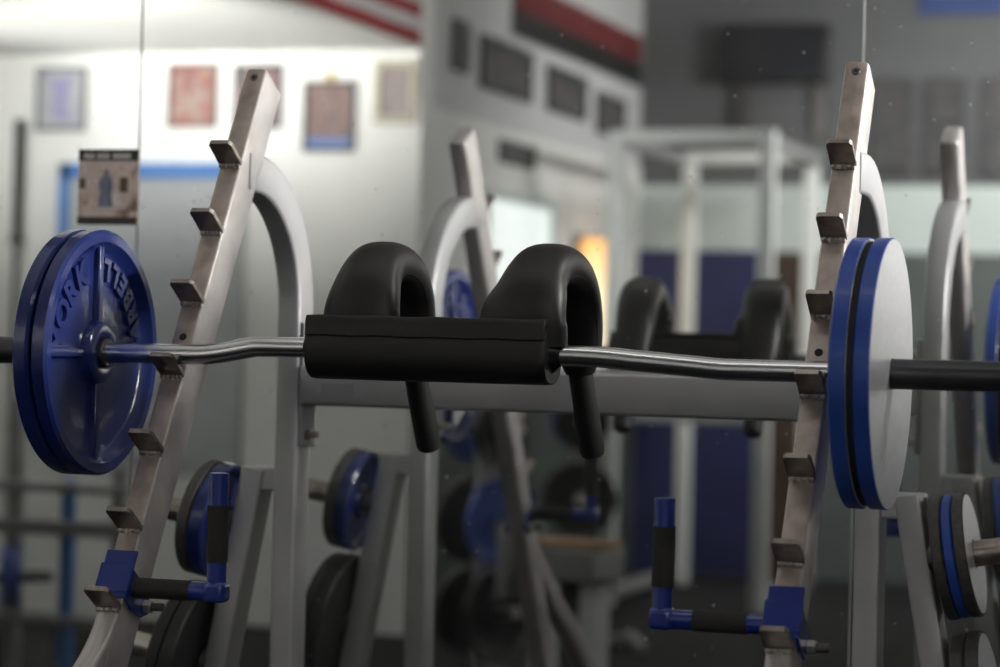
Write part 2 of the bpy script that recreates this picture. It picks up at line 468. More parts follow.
# right pair
p3 = face_plate('weight_plate'); p3.location = (.702 - .0285, 0, BZ)
tag(p3, 'outer blue plate with bare silver face at the right end of the bar', 'weight plate', 'plates on the padded bar')
p4 = face_plate('weight_plate'); p4.location = (.702 - .0285 * 2 - .010, 0, BZ)
tag(p4, 'inner plain blue plate against the right rack upright', 'weight plate', 'plates on the padded bar')
bm = BM(); lathe(bm, [(.0286, .06), (.0384, .06), (.0384, .219), (.0286, .219)], 96)
obj('dark_ring', bm, M['groove'], p4)

# ------------------------------------------------------------------ padded safety bar
bar = empty('padded_squat_bar', (0, 0, ZB))
tag(bar, 'chrome cambered barbell with black padded yoke resting in the rack hooks', 'barbell')
def br(name, bm, m, parent=None, **kw):
    bmesh.ops.translate(bm, verts=bm.verts, vec=(0, 0, -ZB))
    return obj(name, bm, m, parent or bar, **kw)
zc = 1.3685
pts = [(-.76, 0, ZB), (-.60, 0, ZB + .0005), (-.545, 0, ZB + .0015), (-.50, 0, ZB + .007), (-.455, 0, zc - .003), (-.42, 0, zc), (-.25, 0, zc), (.10, 0, zc - .001), (.20, 0, zc - .003), (.27, 0, zc - .008), (.35, 0, ZB + .005), (.41, 0, ZB + .0005), (.46, 0, ZB), (.62, 0, ZB), (.70, 0, ZB)]
bm = BM(); tube(bm, catmull(pts, 6), .0183, 32)
br('shaft', bm, M['chrome'])
for x0, x1 in ((-1.22, -.770), (.640, 1.14)):
    bm = BM(); cyl(bm, (x0, 0, ZB), (x1, 0, ZB), .0252, n=40)
    br('sleeve', bm, M['sleeve'], bevel=.003)
bm = BM(); cyl(bm, (-.772, 0, ZB), (-.735, 0, ZB), .027, n=36); br('collar', bm, M['sleeve'], bevel=.003)
# wrapped centre pad: squarish cylinder with hem bands and a flap along the top
def pad_ring(x, sc, n=48, e=2.7):
    o = []
    for i in range(n):
        a = 2 * PI * i / n
        c, s_ = math.cos(a), math.sin(a)
        o.append(Vector((x, .055 * sc * math.copysign(abs(c) ** (2 / e), c), zc - .001 + .0535 * sc * math.copysign(abs(s_) ** (2 / e), s_))))
    return o
xs = [(-.3265, .80), (-.3270, .93), (-.324, .985), (-.318, 1.0), (-.27, 1.0), (-.2, 1.008), (-.1, 1.0), (0, 1.005), (.07, 1.0), (.103, 1.0), (.112, .985), (.116, .94), (.116, .82)]
bm = BM(); rings(bm, [pad_ring(x, s_) for x, s_ in xs])
pad = br('center_pad', bm, M['vinyl'])
# stitched flap lying over the top front of the roll
bm = BM()
path = []
for a in (140, 125, 112, 100, 90):
    path.append(a)
rs = []
for x in [-.3255 + i * .441 / 20 for i in range(21)]:
    wob = .0008 * math.sin(x * 60)
    top = []
    for yy, zz in ((-.0525, .0215), (-.0558, .0225), (-.0552, .050), (-.050, .0590), (0.0, .0585), (.04, .0565), (.04, .050), (0, .050), (-.042, .048), (-.049, .040)):
        top.append(Vector((x, yy, zc + zz + wob)))
    rs.append(top)
rings(bm, rs); br('flap', bm, M['vinyl'], pad, bevel=.002)
# end lips of the roll: a dark opening with gathered folds round the shaft
for x, s in ((.116, 1), (-.327, -1)):
    bm = BM()
    r0, r1 = [], []
    n = 36
    outer = pad_ring(x - s * .001, .93, n)
    mid, inner = [], []
    for i in range(n):
        a = 2 * PI * i / n
        k = .032 + .004 * math.sin(7 * a)
        mid.append(Vector((x - s * (.004 + .003 * math.sin(5 * a + 1)), k * math.cos(a), zc + k * math.sin(a))))
        inner.append(Vector((x + s * .016, .0195 * math.cos(a), zc + .0195 * math.sin(a))))
    rings(bm, [outer, mid, inner], caps=False)
    br('end_gather', bm, M['vinyl'], pad)

def shoulder(xf, xb, flare):
    """broad padded arch from the roll up, over and down behind, then a foam handle"""
    # (x, y, z, width, thickness)
    K = [(xf - flare * .35, -.004, 1.385, .132 + flare * .7, .060), (xf - flare * .30, -.006, 1.430, .130 + flare * .6, .066), (xf - flare * .1, .002, 1.468, .124 + flare * .2, .072),
         (xf, .022, 1.500, .112, .076), (xf + (xb - xf) * .25, .052, 1.522, .102, .076), (xf + (xb - xf) * .5, .098, 1.524, .100, .074), (xf + (xb - xf) * .7, .142, 1.506, .102, .072),
         (xf + (xb - xf) * .85, .175, 1.470, .100, .068), (xf + (xb - xf) * .95, .196, 1.42, .094, .062), (xb, .209, 1.375, .082, .054), (xb, .216, 1.350, .066, .050), (xb, .220, 1.335, .052, .046)]
    P = catmull([k[:3] for k in K], 5)
    Wd = catmull([(k[3], k[4], 0) for k in K], 5)
    rs = []; n = 40; e = 2.5
    for i, p in enumerate(P):
        a = P[max(0, i - 1)]; b = P[min(len(P) - 1, i + 1)]
        d = (b - a).normalized(); sx = Vector((1, 0, 0)); sx = (sx - d * sx.dot(d)).normalized(); nn = d.cross(sx)
        w, t = Wd[i][0] / 2, Wd[i][1] / 2
        r = []
        for k in range(n):
            an = 2 * PI * k / n; c, s_ = math.cos(an), math.sin(an)
            r.append(p + sx * w * math.copysign(abs(c) ** (2 / e), c) + nn * t * math.copysign(abs(s_) ** (2 / e), s_))
        rs.append(r)
    bm = BM(); rings(bm, rs)
    sp = br('shoulder_pad', bm, M['vinyl'], smooth=True)
    # seam along the side edge
    bm = BM(); tube(bm, [r[int(n * .085)] for r in rs[6:44]], .0011, 6); br('seam', bm, M['vinyl'], sp)
    bm = BM()
    d = Vector((.004, .088, -.162)); p0 = Vector((xb, .216, 1.345)); L = d.length; d.normalize()
    prof = [(0, .021), (.01, .0225), (.05, .0225), (.11, .0235), (L - .012, .0235), (L - .004, .0215), (L, .016)]
    u = d.orthogonal().normalized(); v = d.cross(u)
    rings(bm, [[p0 + d * x + (u * math.cos(2 * PI * i / 28) + v * math.sin(2 * PI * i / 28)) * r for i in range(28)] for x, r in prof])
    br('handle_grip', bm, M['rubber'])
shoulder(.076, .102, .042)
shoulder(-.232, -.218, .018)

# ------------------------------------------------------------------ L-shaped spotter handles clamped to the uprights
def spotter(s, lab):
    zc_ = .964
    root = empty('spotter_handle', (RX + s * UX, front_y(zc_), zc_))
    tag(root, lab, 'spotter handle', 'spotter handles on the uprights')
    base = Vector((s * UX, front_y(zc_), zc_))
    def lean_box(bm, x0, x1, b0, b1, a0, a1):
        mtx = Matrix(((1, BK.x, AX.x, 0), (0, BK.y, AX.y, 0), (0, BK.z, AX.z, 0), (0, 0, 0, 1)))
        box(bm, x0, x1, b0, b1, a0, a1, mtx)
    w = UW / 2 + .001
    bm = BM(); lean_box(bm, -w - .006, w + .006, -.0075, 0, -.045, .045)
    cl = obj('clamp', bm, M['gloss_blue'], root, bevel=.002, smooth=False)
    bm = BM()
    lean_box(bm, -w - .0085, w + .0085, -.012, -.007, -.036, .018)
    obj('clamp_strap', bm, M['gloss_blue'], cl, bevel=.002, smooth=False)
    for q in (-1, 1):
        # side cheeks, running back and down past the tube
        x0, x1 = sorted((q * w, q * (w + .0065)))
        bm = BM()
        outl = [(-.007, .012), (-.007, -.043), (.030, -.052), (.070, -.048), (.092, -.032), (.090, -.010), (.050, .006)]
        lo = [bm.verts.new(Vector((x0, 0, 0)) + BK * b + AX * a) for b, a in outl]
        hi = [bm.verts.new(Vector((x1, 0, 0)) + BK * b + AX * a) for b, a in outl]
        bm.faces.new(lo); bm.faces.new(hi)
        for i in range(len(outl)):
            j = (i + 1) % len(outl); bm.faces.new((lo[i], lo[j], hi[j], hi[i]))
        obj('clamp_cheek', bm, M['gloss_blue'], root, bevel=.0015, smooth=False)
    bc = BK * .070 - AX * .026
    bm = BM(); cyl(bm, bc + Vector((-w - .014, 0, 0)), bc + Vector((w + .042, 0, 0)), .0075, n=18); 
    bt = obj('bolt', bm, M['bolt'], root)
    bm = BM(); cyl(bm, bc + Vector((w + .0065, 0, 0)), bc + Vector((w + .021, 0, 0)), .0125, n=6); obj('nut', bm, M['zinc'], bt, smooth=False, bevel=.001)
    bm = BM(); cyl(bm, bc + Vector((-w - .0065, 0, 0)), bc + Vector((-w - .016, 0, 0)), .0125, n=6); obj('bolt_head', bm, M['zinc'], bt, smooth=False, bevel=.001)
    # arm pointing in along the bar, then a vertical handle
    aw = Vector((0, -.012 + .02, 0.943 - zc_))
    q = -s
    xe = q * (.185 if s < 0 else .203)
    ap = lambda x: Vector((x, aw.y, aw.z))
    bm = BM(); tube(bm, [ap(q * w), ap(q * .10), ap(xe)], .0165, 24); am = obj('arm', bm, M['gloss_blue'], root)
    bm = BM(); cyl(bm, ap(q * (.032 if s < 0 else .060)), ap(q * (.138 if s < 0 else .150)), .0178, n=24); obj('arm_tape', bm, M['tape'], am)
    bm = BM(); box(bm, xe - .020, xe + .020, aw.y - .0185, aw.y + .0185, aw.z - .0175, aw.z + .019); obj('elbow', bm, M['gloss_blue'], root, bevel=.009, seg=4)
    bm = BM(); tube(bm, [Vector((xe, aw.y, aw.z)), Vector((xe, aw.y, aw.z + .1)), Vector((xe, aw.y, aw.z + (.206 if s < 0 else .197)))], .0168, 24); hd = obj('handle', bm, M['gloss_blue'], root, bevel=.0015)
    bm = BM(); cyl(bm, Vector((xe, aw.y, aw.z + .052)), Vector((xe, aw.y, aw.z + .150)), .0184, n=24); obj('handle_tape', bm, M['tape'], hd)
spotter(-1, 'blue L-shaped spotter handle with black tape clamped to the left upright')
spotter(1, 'blue L-shaped spotter handle with black tape clamped to the right upright')

# ------------------------------------------------------------------ plates on the storage pegs
def small_plate(r, t, rim, face=None, dish=True):
    root = empty('storage_plate')
    bm = BM()
    if dish: prof = [(.004, .027), (t - .001, .027), (t, .030), (t, r * .30), (t - .004, r * .33), (t * .55, r * .36), (t * .55, r * .80), (t - .003, r * .87), (t, r * .90), (t, r - .004), (t - .004, r), (.004, r), (0, r - .004), (0, .03)]
    else: prof = [(0, .027), (t - .001, .027), (t, .029), (t, r - .003), (t - .003, r), (.003, r), (0, r - .003)]
    lathe(bm, prof, 72); obj('disc', bm, rim, root)
    if face:
        bm = BM(); lathe(bm, [(t - .002, .028), (t + .0008, .028), (t + .0008, r - .006), (t - .002, r - .006)], 72)
        f = obj('bare_face', bm, face, root); f['label'] = 'silver bare face'
    return root
ang = math.radians(10.2)
def on_peg(p, s, dl, off, flip=0):
    ldir = Vector((s * math.sin(ang), 0, -math.cos(ang))); lout = Vector((s * math.cos(ang), 0, math.sin(ang)))
    ctop = Vector((RX + s * .667, PY0 + PD / 2, 1.118))
    p.location = ctop + ldir * dl + lout * (.026 + .013 + off)
    X = -lout if flip else lout; Z = -ldir; Y = Z.cross(X)
    if flip: p.location = p.location + lout * flip
    p.rotation_euler = Matrix(((X.x, Y.x, Z.x), (X.y, Y.y, Z.y), (X.z, Y.z, Z.z))).to_euler()
RT, LT = 'plates on the right storage pegs', 'plates on the left storage pegs'
def put(p, s, dl, off, lab, grp, flip=0):
    on_peg(p, s, dl, off, flip); tag(p, lab, 'weight plate', grp); return p
put(small_plate(.118, .021, M['iron'], None, False), 1, .125, .001, 'small grey iron plate innermost on the upper right storage peg', RT)
put(small_plate(.1165, .019, M['blue_chip'], None, False), 1, .125, .0235, 'thin blue plate between two grey ones on the upper right peg', RT)
put(small_plate(.118, .021, M['iron'], M['face'], False), 1, .125, .044, 'small grey plate with silver face outermost on the upper right peg', RT)
put(small_plate(.150, .026, M['iron'], None, False), 1, .418, .001, 'dark iron plate inside on the lower right storage peg', RT)
put(small_plate(.150, .026, M['iron'], M['face'], False), 1, .418, .029, 'iron plate with silver face outermost on the lower right peg', RT)
put(small_plate(.120, .032, M['blue'], None, True), -1, .125, .010, 'small blue plate next to the leg on the upper left storage peg', LT, .032)
put(small_plate(.119, .026, M['iron'], None, True), -1, .125, .0435, 'small grey iron plate outermost on the upper left storage peg', LT)
put(small_plate(.165, .030, M['darkiron'], None, True), -1, .418, .001, 'larger black iron plate inside on the lower left storage peg', LT)
put(small_plate(.160, .030, M['darkiron'], None, True), -1, .418, .032, 'black iron plate outermost on the lower left storage peg', LT)

# ------------------------------------------------------------------ flyer stuck on the mirror
fl = empty('film_flyer', (-1.2515, MY - .0012, 1.720))
tag(fl, 'small printed flyer with dark green header stuck on the left mirror', 'flyer')
bm = BM(); box(bm, -.0755, .0755, -.0010, .0010, -.086, .086); obj('sheet', bm, picture_mat('flyer_scene', [(.22, .16, .14), (.52, .38, .33), (.74, .60, .55), (.62, .50, .48), (.82, .76, .74)], 4, 3.), fl, smooth=False)
def fb(name, x0, x1, z0, z1, m, y=.0014):
    bm = BM(); box(bm, x0, x1, -y - .0004, -y, z0, z1); return obj(name, bm, m, fl, smooth=False)
hd = fb('header_band', -.0755, .0755, .060, .086, mat('flyer_green', (.030, .034, .022), .5))
bm = BM()
for x0, x1 in ((-.062, -.034), (-.029, .006), (.011, .060)):
    for k in range(int((x1 - x0) / .0045)):
        xx = x0 + k * .0045; box(bm, xx, xx + .0038, -.0023, -.0018, .0640 + .0008 * (k % 2), .0765)
obj('header_lettering', bm, mat('flyer_pale', (.66, .60, .60), .6), hd, smooth=False)
fb('foot_band', -.0755, .0755, -.086, -.068, mat('flyer_dark', (.045, .04, .035), .5))
bm = BM()
half = [(0, .040), (.005, .0385), (.0072, .034), (.0065, .029), (.004, .0255), (.009, .023), (.0145, .0185), (.0165, .004), (.0150, -.010), (.0125, -.012), (.0165, -.030), (.0185, -.045)]
pts = half + [(-x, z) for x, z in reversed(half[1:])]
lo = [bm.verts.new((x - .004, -.0020, z)) for x, z in pts]; hi = [bm.verts.new((x - .004, -.0016, z)) for x, z in pts]
bm.faces.new(lo); bm.faces.new(hi)
for i in range(len(pts)):
    q = (i + 1) % len(pts); bm.faces.new((lo[i], lo[q], hi[q], hi[i]))
obj('figure_print', bm, picture_mat('flyer_figure', [(.09, .10, .15), (.17, .19, .28), (.24, .26, .36)], 5, 1.), fl, smooth=False)
fb('side_print', .030, .050, -.012, .022, mat('flyer_brown', (.14, .09, .07), .5), .0016)
fb('side_print', -.072, -.056, -.004, .02, mat('flyer_brown', (.14, .09, .07), .5), .0016)

# ------------------------------------------------------------------ pictures on the alcove wall (seen in the mirror)
def framed(name, lab, grp, cx, cz, w, h, face, wall, fm, pic, fw=.018, extra=None, mat_w=0):
    """face 'y+' = on a wall facing +Y at y=wall; 'x+' = on a wall facing +X at x=wall"""
    root = empty(name, (cx, wall, cz) if face == 'y+' else (wall, cx, cz))
    if face == 'x+': root.rotation_euler = (0, 0, -PI / 2)
    bm = BM()
    for (x0, x1, z0, z1) in ((-w / 2, w / 2, h / 2 - fw, h / 2), (-w / 2, w / 2, -h / 2, -h / 2 + fw), (-w / 2, -w / 2 + fw, -h / 2 + fw, h / 2 - fw), (w / 2 - fw, w / 2, -h / 2 + fw, h / 2 - fw)):
        box(bm, x0, x1, .001, .026, z0, z1)
    obj('border', bm, fm, root, smooth=False)
    bm = BM(); box(bm, -w / 2 + fw, w / 2 - fw, .002, .012, -h / 2 + fw, h / 2 - fw); obj('print', bm, pic, root, smooth=False)
    if mat_w:
        bm = BM()
        a, b = w / 2 - fw, h / 2 - fw
        for (x0, x1, z0, z1) in ((-a, a, b - mat_w, b), (-a, a, -b, -b + mat_w), (-a, -a + mat_w, -b + mat_w, b - mat_w), (a - mat_w, a, -b + mat_w, b - mat_w)):
            box(bm, x0, x1, .012, .015, z0, z1)
        obj('mount', bm, M['paper'], root, smooth=False)
    if extra: extra(root, w, h)
    tag(root, lab, 'picture', grp)
    return root
greyf = mat('grey_frame', (.13, .14, .14), .5); brownf = mat('brown_frame', (.16, .10, .09), .5); darkf = mat('dark_frame', (.045, .045, .05), .5); creamf = mat('cream_frame', (.44, .41, .31), .5)
AG = 'framed pictures on the white alcove wall'
def vase(root, w, h):
    bm = BM()
    prof = [(-.095, .045), (-.09, .05), (-.04, .018), (0, .022), (.05, .045), (.09, .055)]
    pts = [(x, z) for z, x in prof] + [(-x, z) for z, x in reversed(prof)]
    lo = [bm.verts.new((x, .013, z)) for x, z in pts]; hi = [bm.verts.new((x, .0145, z)) for x, z in pts]
    bm.faces.new(lo); bm.faces.new(hi)
    for i in range(len(pts)):
        j = (i + 1) % len(pts); bm.faces.new((lo[i], lo[j], hi[j], hi[i]))
    obj('violet_print', bm, mat('violet_ink', (.30, .28, .50), .5), root, smooth=False)
framed('framed_picture', 'grey framed print of a violet vase shape on white', AG, -4.57, 2.555, .275, .315, 'y+', -5, greyf, picture_mat('print_pale', [(.36, .36, .43), (.46, .46, .49)], 4, 2), .016, vase)
framed('framed_picture', 'brown framed print in orange and red tones', AG, -3.857, 2.566, .262, .312, 'y+', -5, brownf, picture_mat('print_orange', [(.10, .14, .20), (.20, .06, .055), (.27, .09, .06), (.28, .23, .21), (.16, .05, .045)], 5, 5), .018)
framed('framed_picture', 'dark framed picture half hidden behind the left upright top', AG, -3.51, 2.56, .25, .305, 'y+', -5, darkf, picture_mat('print_maroon', [(.10, .09, .10), (.28, .12, .14), (.35, .30, .30)], 4, 8), .022)
def crest(root, w, h):
    bm = BM(); cyl(bm, (0, .004, h / 2 + .012), (0, .02, h / 2 + .012), .02, n=16); box(bm, -.012, .012, .004, .02, h / 2 + .02, h / 2 + .05)
    obj('gold_crest', bm, M['gold'], root, smooth=False)
framed('framed_picture', 'dark framed group photo with gold crest on top', AG, -3.134, 2.462, .266, .335, 'y+', -5, darkf, picture_mat('print_group', [(.09, .10, .14), (.16, .10, .09), (.23, .14, .12), (.13, .13, .17)], 6, 11, ((.13, .19, .42), .16)), .018, crest)
framed('framed_picture', 'cream framed picture nearest the corner of the white wall', AG, -2.80, 2.577, .21, .30, 'y+', -5, creamf, picture_mat('print_pink', [(.11, .11, .11), (.20, .14, .14), (.26, .22, .21)], 6, 14), .03)

# blue edged grey board, low on the same wall
bd = empty('wall_board', (-4.0, -5, 1.5)); tag(bd, 'large grey board with a bright blue edge below the framed pictures', 'board')
bm = BM(); box(bm, -.50, .44, .002, .03, -.75, .68); obj('panel', bm, M['board'], bd, smooth=False)
bm = BM(); box(bm, -.545, .44, .002, .05, .66, .735); obj('top_edge', bm, M['bluetrim'], bd, smooth=False)
bm = BM(); box(bm, -.555, -.50, .002, .05, -.75, .735); obj('side_edge', bm, M['bluetrim'], bd, smooth=False)
# a bar standing on end
bm = BM(); cyl(bm, (-4.77, -4.93, 0), (-4.77, -4.93, 1.9), .014, n=16); cyl(bm, (-4.77, -4.93, 1.85), (-4.77, -4.93, 2.45), .024, n=20); cyl(bm, (-4.77, -4.93, 1.83), (-4.77, -4.93, 1.86), .035, n=20)
tag(obj('spare_barbell', bm, M['black']), 'dark bar standing upright against the white wall beside the blue edge', 'barbell')

# striped flag hung along the alcove's fascia, and a second one further down the side wall
def flag(lab, y0, y1, z0, n, sh, first, x, dark_foot=0, red='red'):
    root = empty('striped_flag', (x, y0, z0)); tag(root, lab, 'flag', 'striped flags high on the side wall')
    for k in range(n):
        bm = BM()
        rs = []
        for i in range(25):
            yy = (y1 - y0) * i / 24; w = .006 + .005 * math.sin(i * 1.1)
            rs.append([Vector((w, yy, k * sh)), Vector((w + .003, yy, k * sh)), Vector((w + .003, yy, (k + 1) * sh)), Vector((w, yy, (k + 1) * sh))])
        rings(bm, rs); obj('stripe', bm, M[red] if (k + first) % 2 == 0 else M['white'], root)
    if dark_foot:
        bm = BM(); box(bm, 0.002, .012, 0, y1 - y0, -dark_foot, 0); obj('dark_border', bm, M['black'], root, smooth=False)
    return root
flag('red and white striped flag hung over the edge of the bright white ceiling', -4.98, -2.4, 2.795, 7, .064, 0, XS)
flag('dark red flag high on the long side wall beyond the corner', -9.05, -6.4, 3.17, 1, .17, 0, XS, .14, 'deepred')

# dark pictures on the side wall
SG = 'dark pictures along the side wall'
side_specs = [(-5.55, 2.86, .22, .25, 1, 'narrow dark picture nearest the corner on the long side wall'), (-6.30, 2.83, .85, .27, 2, 'wide dark picture second from the corner on the side wall'), (-7.42, 2.82, .75, .25, 3, 'wide dark picture third from the corner on the side wall'),
              (-8.35, 2.78, .6, .24, 4, 'dark picture farthest along the upper row of the side wall'), (-6.5, 2.40, .62, .12, 5, 'low dark picture hung below the upper row on the side wall')]
for cy, cz, w, h, sd, lab in side_specs:
    framed('dark_picture', lab, SG, cy, cz, w, h, 'x+', XS, darkf, picture_mat('dark_print_%d' % sd, [(.03, .035, .04), (.07, .08, .085), (.14, .12, .11), (.10, .12, .13)], 5, sd * 3.1), .02)
# pictures on the end wall, two rows
EG = 'posters on the end wall'
for i, cx in enumerate((-1.108, -.785, -.44)):
    for j, cz in enumerate((2.93, 2.62)):
        framed('dark_poster', ('upper' if j == 0 else 'lower') + ' dark poster on the grey end wall, ' + ('first', 'second', 'third')[i] + ' column from the wall screen', EG, cx, cz, .25, .285, 'y+', -9.1, darkf, picture_mat('poster_print_%d%d' % (i, j), [(.03, .035, .04), (.07, .07, .075), (.12, .10, .09)], 5, i * 2.3 + j * 7), .02)
tv = empty('wall_screen', (-1.815, -9.1, 3.22)); tag(tv, 'black wall screen on two hanging brackets high on the end wall', 'screen')
bm = BM(); box(bm, -.345, .345, .06, .16, -.185, .185); obj('cabinet', bm, M['black'], tv, bevel=.02)
bm = BM(); box(bm, -.31, .31, .16, .164, -.15, .15); obj('display', bm, mat('screen_glass', (.012, .013, .018), .25), tv, smooth=False)
for x in (-.22, .28):
    bm = BM(); box(bm, x - .04, x + .04, .001, .06, -.50, -.1); obj('bracket', bm, M['bolt'], tv, smooth=False)
struct('wall_pad_1', box(BM(), XS + .01, -1.88, -9.1, -9.06, 0, 2.01), M['navy'], 'navy padded lower part of the end wall')
struct('wall_pad_2', box(BM(), -1.88, -1.55, -9.1, -9.06, 0, 2.0), M['brown'], 'brown padded lower part of the end wall')
struct('trim_3', box(BM(), XS + .01, .6, -9.1, -9.085, 2.01, 2.42), M['mint'], 'pale band across the end wall')
struct('wall_pad_3', box(BM(), -1.55, .6, -9.1, -9.075, 0, 2.01), M['padgrey'], 'grey lower part of the end wall')
bm = BM(); box(bm, -.95, -.2, -9.095, -9.07, 3.46, 3.74)
tag(obj('blue_banner', bm, mat('banner_blue', (.03, .06, .20), .7), smooth=False), 'blue banner high at the top of the end wall', 'banner')
struct('wall_back_bright', box(BM(), .6, 6.1, -9.1, -9.08, 1.2, CE), M['wall'], 'white upper end wall')  # unseen stretch, added in white to reflect in rack and plates
struct('wall_pad_4', box(BM(), 6.06, 6.1, -9.1, MY, 0, 1.2), M['navy'], 'navy lower part of the right wall')
# lower side wall's lit look put into whiter paint, lit window and glowing yellow panel
struct('wall_pad_5', box(BM(), XS, XS + .014, -9.1, -5.0, 0, 1.08), M['padgreen'], 'dark green grey lower part of the side wall')
struct('wall_side_lower', box(BM(), XS, XS + .012, -9.1, -5.0, 1.08, 2.52), M['wall'], 'bright lower part of the side wall')
w1 = empty('window_1', (XS + .012, -6.55, 1.86)); w1['kind'] = 'structure'; w1['label'] = 'bright frosted window in the side wall'
bm = BM(); box(bm, .002, .012, -.55, .55, -.42, .28); obj('window_pane', bm, glow('frosted_daylight', (.88, .95, .93), .9), w1, smooth=False)
bm = BM()
for y0, y1, z0, z1 in ((-.60, .60, .28, .33), (-.60, .60, -.47, -.42), (-.60, -.55, -.42, .28), (.55, .60, -.42, .28)): box(bm, .001, .03, y0, y1, z0, z1)
obj('window_frame', bm, M['mint'], w1, smooth=False)
gp = empty('glowing_panel', (XS + .112, -7.85, 1.70)); tag(gp, 'tall glowing yellow light panel on the side wall behind the right pad', 'light panel')
def glow_grad():
    m, nt, b, out = new_mat('yellow_lightbox')
    tc = N(nt, 'ShaderNodeTexCoord'); s = N(nt, 'ShaderNodeSeparateXYZ'); nt.links.new(tc.outputs['Generated'], s.inputs[0])
    r = N(nt, 'ShaderNodeValToRGB'); cr = r.color_ramp
    cr.elements[0].position = .45; cr.elements[0].color = (1, .86, .55, 1); cr.elements[1].position = .98; cr.elements[1].color = (.85, .36, .06, 1)
    nt.links.new(s.outputs['Z'], r.inputs['Fac']); nt.links.new(r.outputs[0], b.inputs['Emission Color']); b.inputs['Emission Strength'].default_value = 1.5
    b.inputs['Base Color'].default_value = (.5, .4, .2, 1)
    return m
bm = BM(); box(bm, -.06, .03, -.26, .26, -.36, .32); obj('diffuser', bm, glow_grad(), gp, bevel=.05)
bm = BM(); box(bm, -.098, -.06, -.28, .28, -.38, .34); obj('housing', bm, M['rail'], gp, smooth=False)

# ------------------------------------------------------------------ power cage, bench, plate trees further back in the hall
pc = empty('power_cage', (-1.80, -6.85, 0)); tag(pc, 'tall pale grey power cage standing before the end wall', 'power cage')
def at(bm, x0, x1, y0, y1, z0, z1): return box(bm, x0, x1, y0, y1, z0, z1)
FY, BY = 0, -1.45
for x, y in ((-.415, FY), (.415, FY), (-.36, BY), (.37, BY)):
    bm = BM(); at(bm, x - .04, x + .04, y - .04, y + .04, 0, 2.56); obj('cage_post', bm, M['framewhite'], pc, bevel=.006)
for y in (FY, BY):
    bm = BM(); at(bm, -.41, .41, y - .035, y + .035, 2.49, 2.56); obj('top_beam', bm, M['framewhite'], pc, bevel=.006)
for x in (-.40, .40):
    bm = BM(); at(bm, x - .03, x + .03, BY, FY, 2.48, 2.54); obj('side_beam', bm, M['rail'], pc, bevel=.006)
    bm = BM(); at(bm, x - .035, x + .035, BY, FY, .04, .10); obj('floor_beam', bm, M['rail'], pc, bevel=.006)
bm = BM(); at(bm, -.44, .415, FY + .03, FY + .08, 1.00, 1.06); obj('cage_crosspiece', bm, M['framewhite'], pc, bevel=.006)

def plate_tree(loc, rz, lab, cols):
    root = empty('plate_tree', loc); root.rotation_euler = (0, 0, rz); tag(root, lab, 'plate tree', 'plate trees around the hall')
    bm = BM(); box(bm, -.03, .03, -.03, .03, 0, 1.25); obj('mast', bm, M['rail'], root, bevel=.005)
    for y in (-.28, .28):
        bm = BM(); box(bm, -.25, .25, y - .025, y + .025, 0, .05); obj('foot', bm, M['rail'], root, bevel=.005)
    bm = BM(); box(bm, -.025, .025, -.28, .28, .01, .06); obj('base', bm, M['rail'], root, bevel=.005)
    spots = []
    for i, z in enumerate((.32, .68, 1.04)):
        for sgn in (-1, 1):
            bm = BM(); cyl(bm, (sgn * .02, 0, z), (sgn * .20, 0, z + .02), .024, n=20); obj('peg', bm, M['zinc'], root)
            spots.append((sgn, z))
    mt = Matrix.Translation(loc) @ Matrix.Rotation(rz, 4, 'Z')
    kinds = {'b': M['blue_chip'], 'k': M['darkiron'], 'r': M['redplate'], 'g': M['iron']}
    nm = {'b': 'blue', 'k': 'black', 'r': 'red', 'g': 'grey'}
    for (sgn, z), c in zip(spots, cols):
        if c == '-': continue
        p = small_plate(.17 if z < 1 else .13, .03, kinds[c]); p.name = 'stored_plate'
        p.matrix_world = mt @ Matrix.Translation((sgn * .07, 0, z + .004)) @ (Matrix.Rotation(PI, 4, 'Z') if sgn < 0 else Matrix.Identity(4))
        tag(p, nm[c] + ' plate on the ' + {.32: 'bottom', .68: 'middle', 1.04: 'top'}[z] + (' near' if sgn > 0 else ' far') + ' peg of the ' + lab.split(',')[0], 'weight plate', 'plates on the trees')
plate_tree((-1.75, -3.3, 0), .5, 'plate tree in the open hall, opposite the mirror middle', 'kkkbbk')
plate_tree((-1.85, -5.0, 0), 1.2, 'plate tree before the power cage, farther from the mirror', 'kkgkbk')

bn = empty('flat_bench', (-1.20, -2.6, 0)); bn.rotation_euler = (0, 0, .3); tag(bn, 'low grey framed bench with tan wooden top in the open hall', 'bench')
bm = BM(); box(bm, -.17, .19, -.11, .11, .54, .66); obj('frame', bm, M['rail'], bn, bevel=.01)
bm = BM(); box(bm, -.13, .19, -.09, .09, .66, .685); obj('top_board', bm, M['wood'], bn, bevel=.006)
bm = BM(); box(bm, -.23, -.17, -.12, .12, .46, .72); obj('end_plate', bm, M['rail'], bn, bevel=.01)
for x in (-.09, .13):
    bm = BM(); box(bm, x - .028, x + .028, -.06, .06, 0, .54); obj('leg', bm, M['framewhite'], bn, bevel=.005)

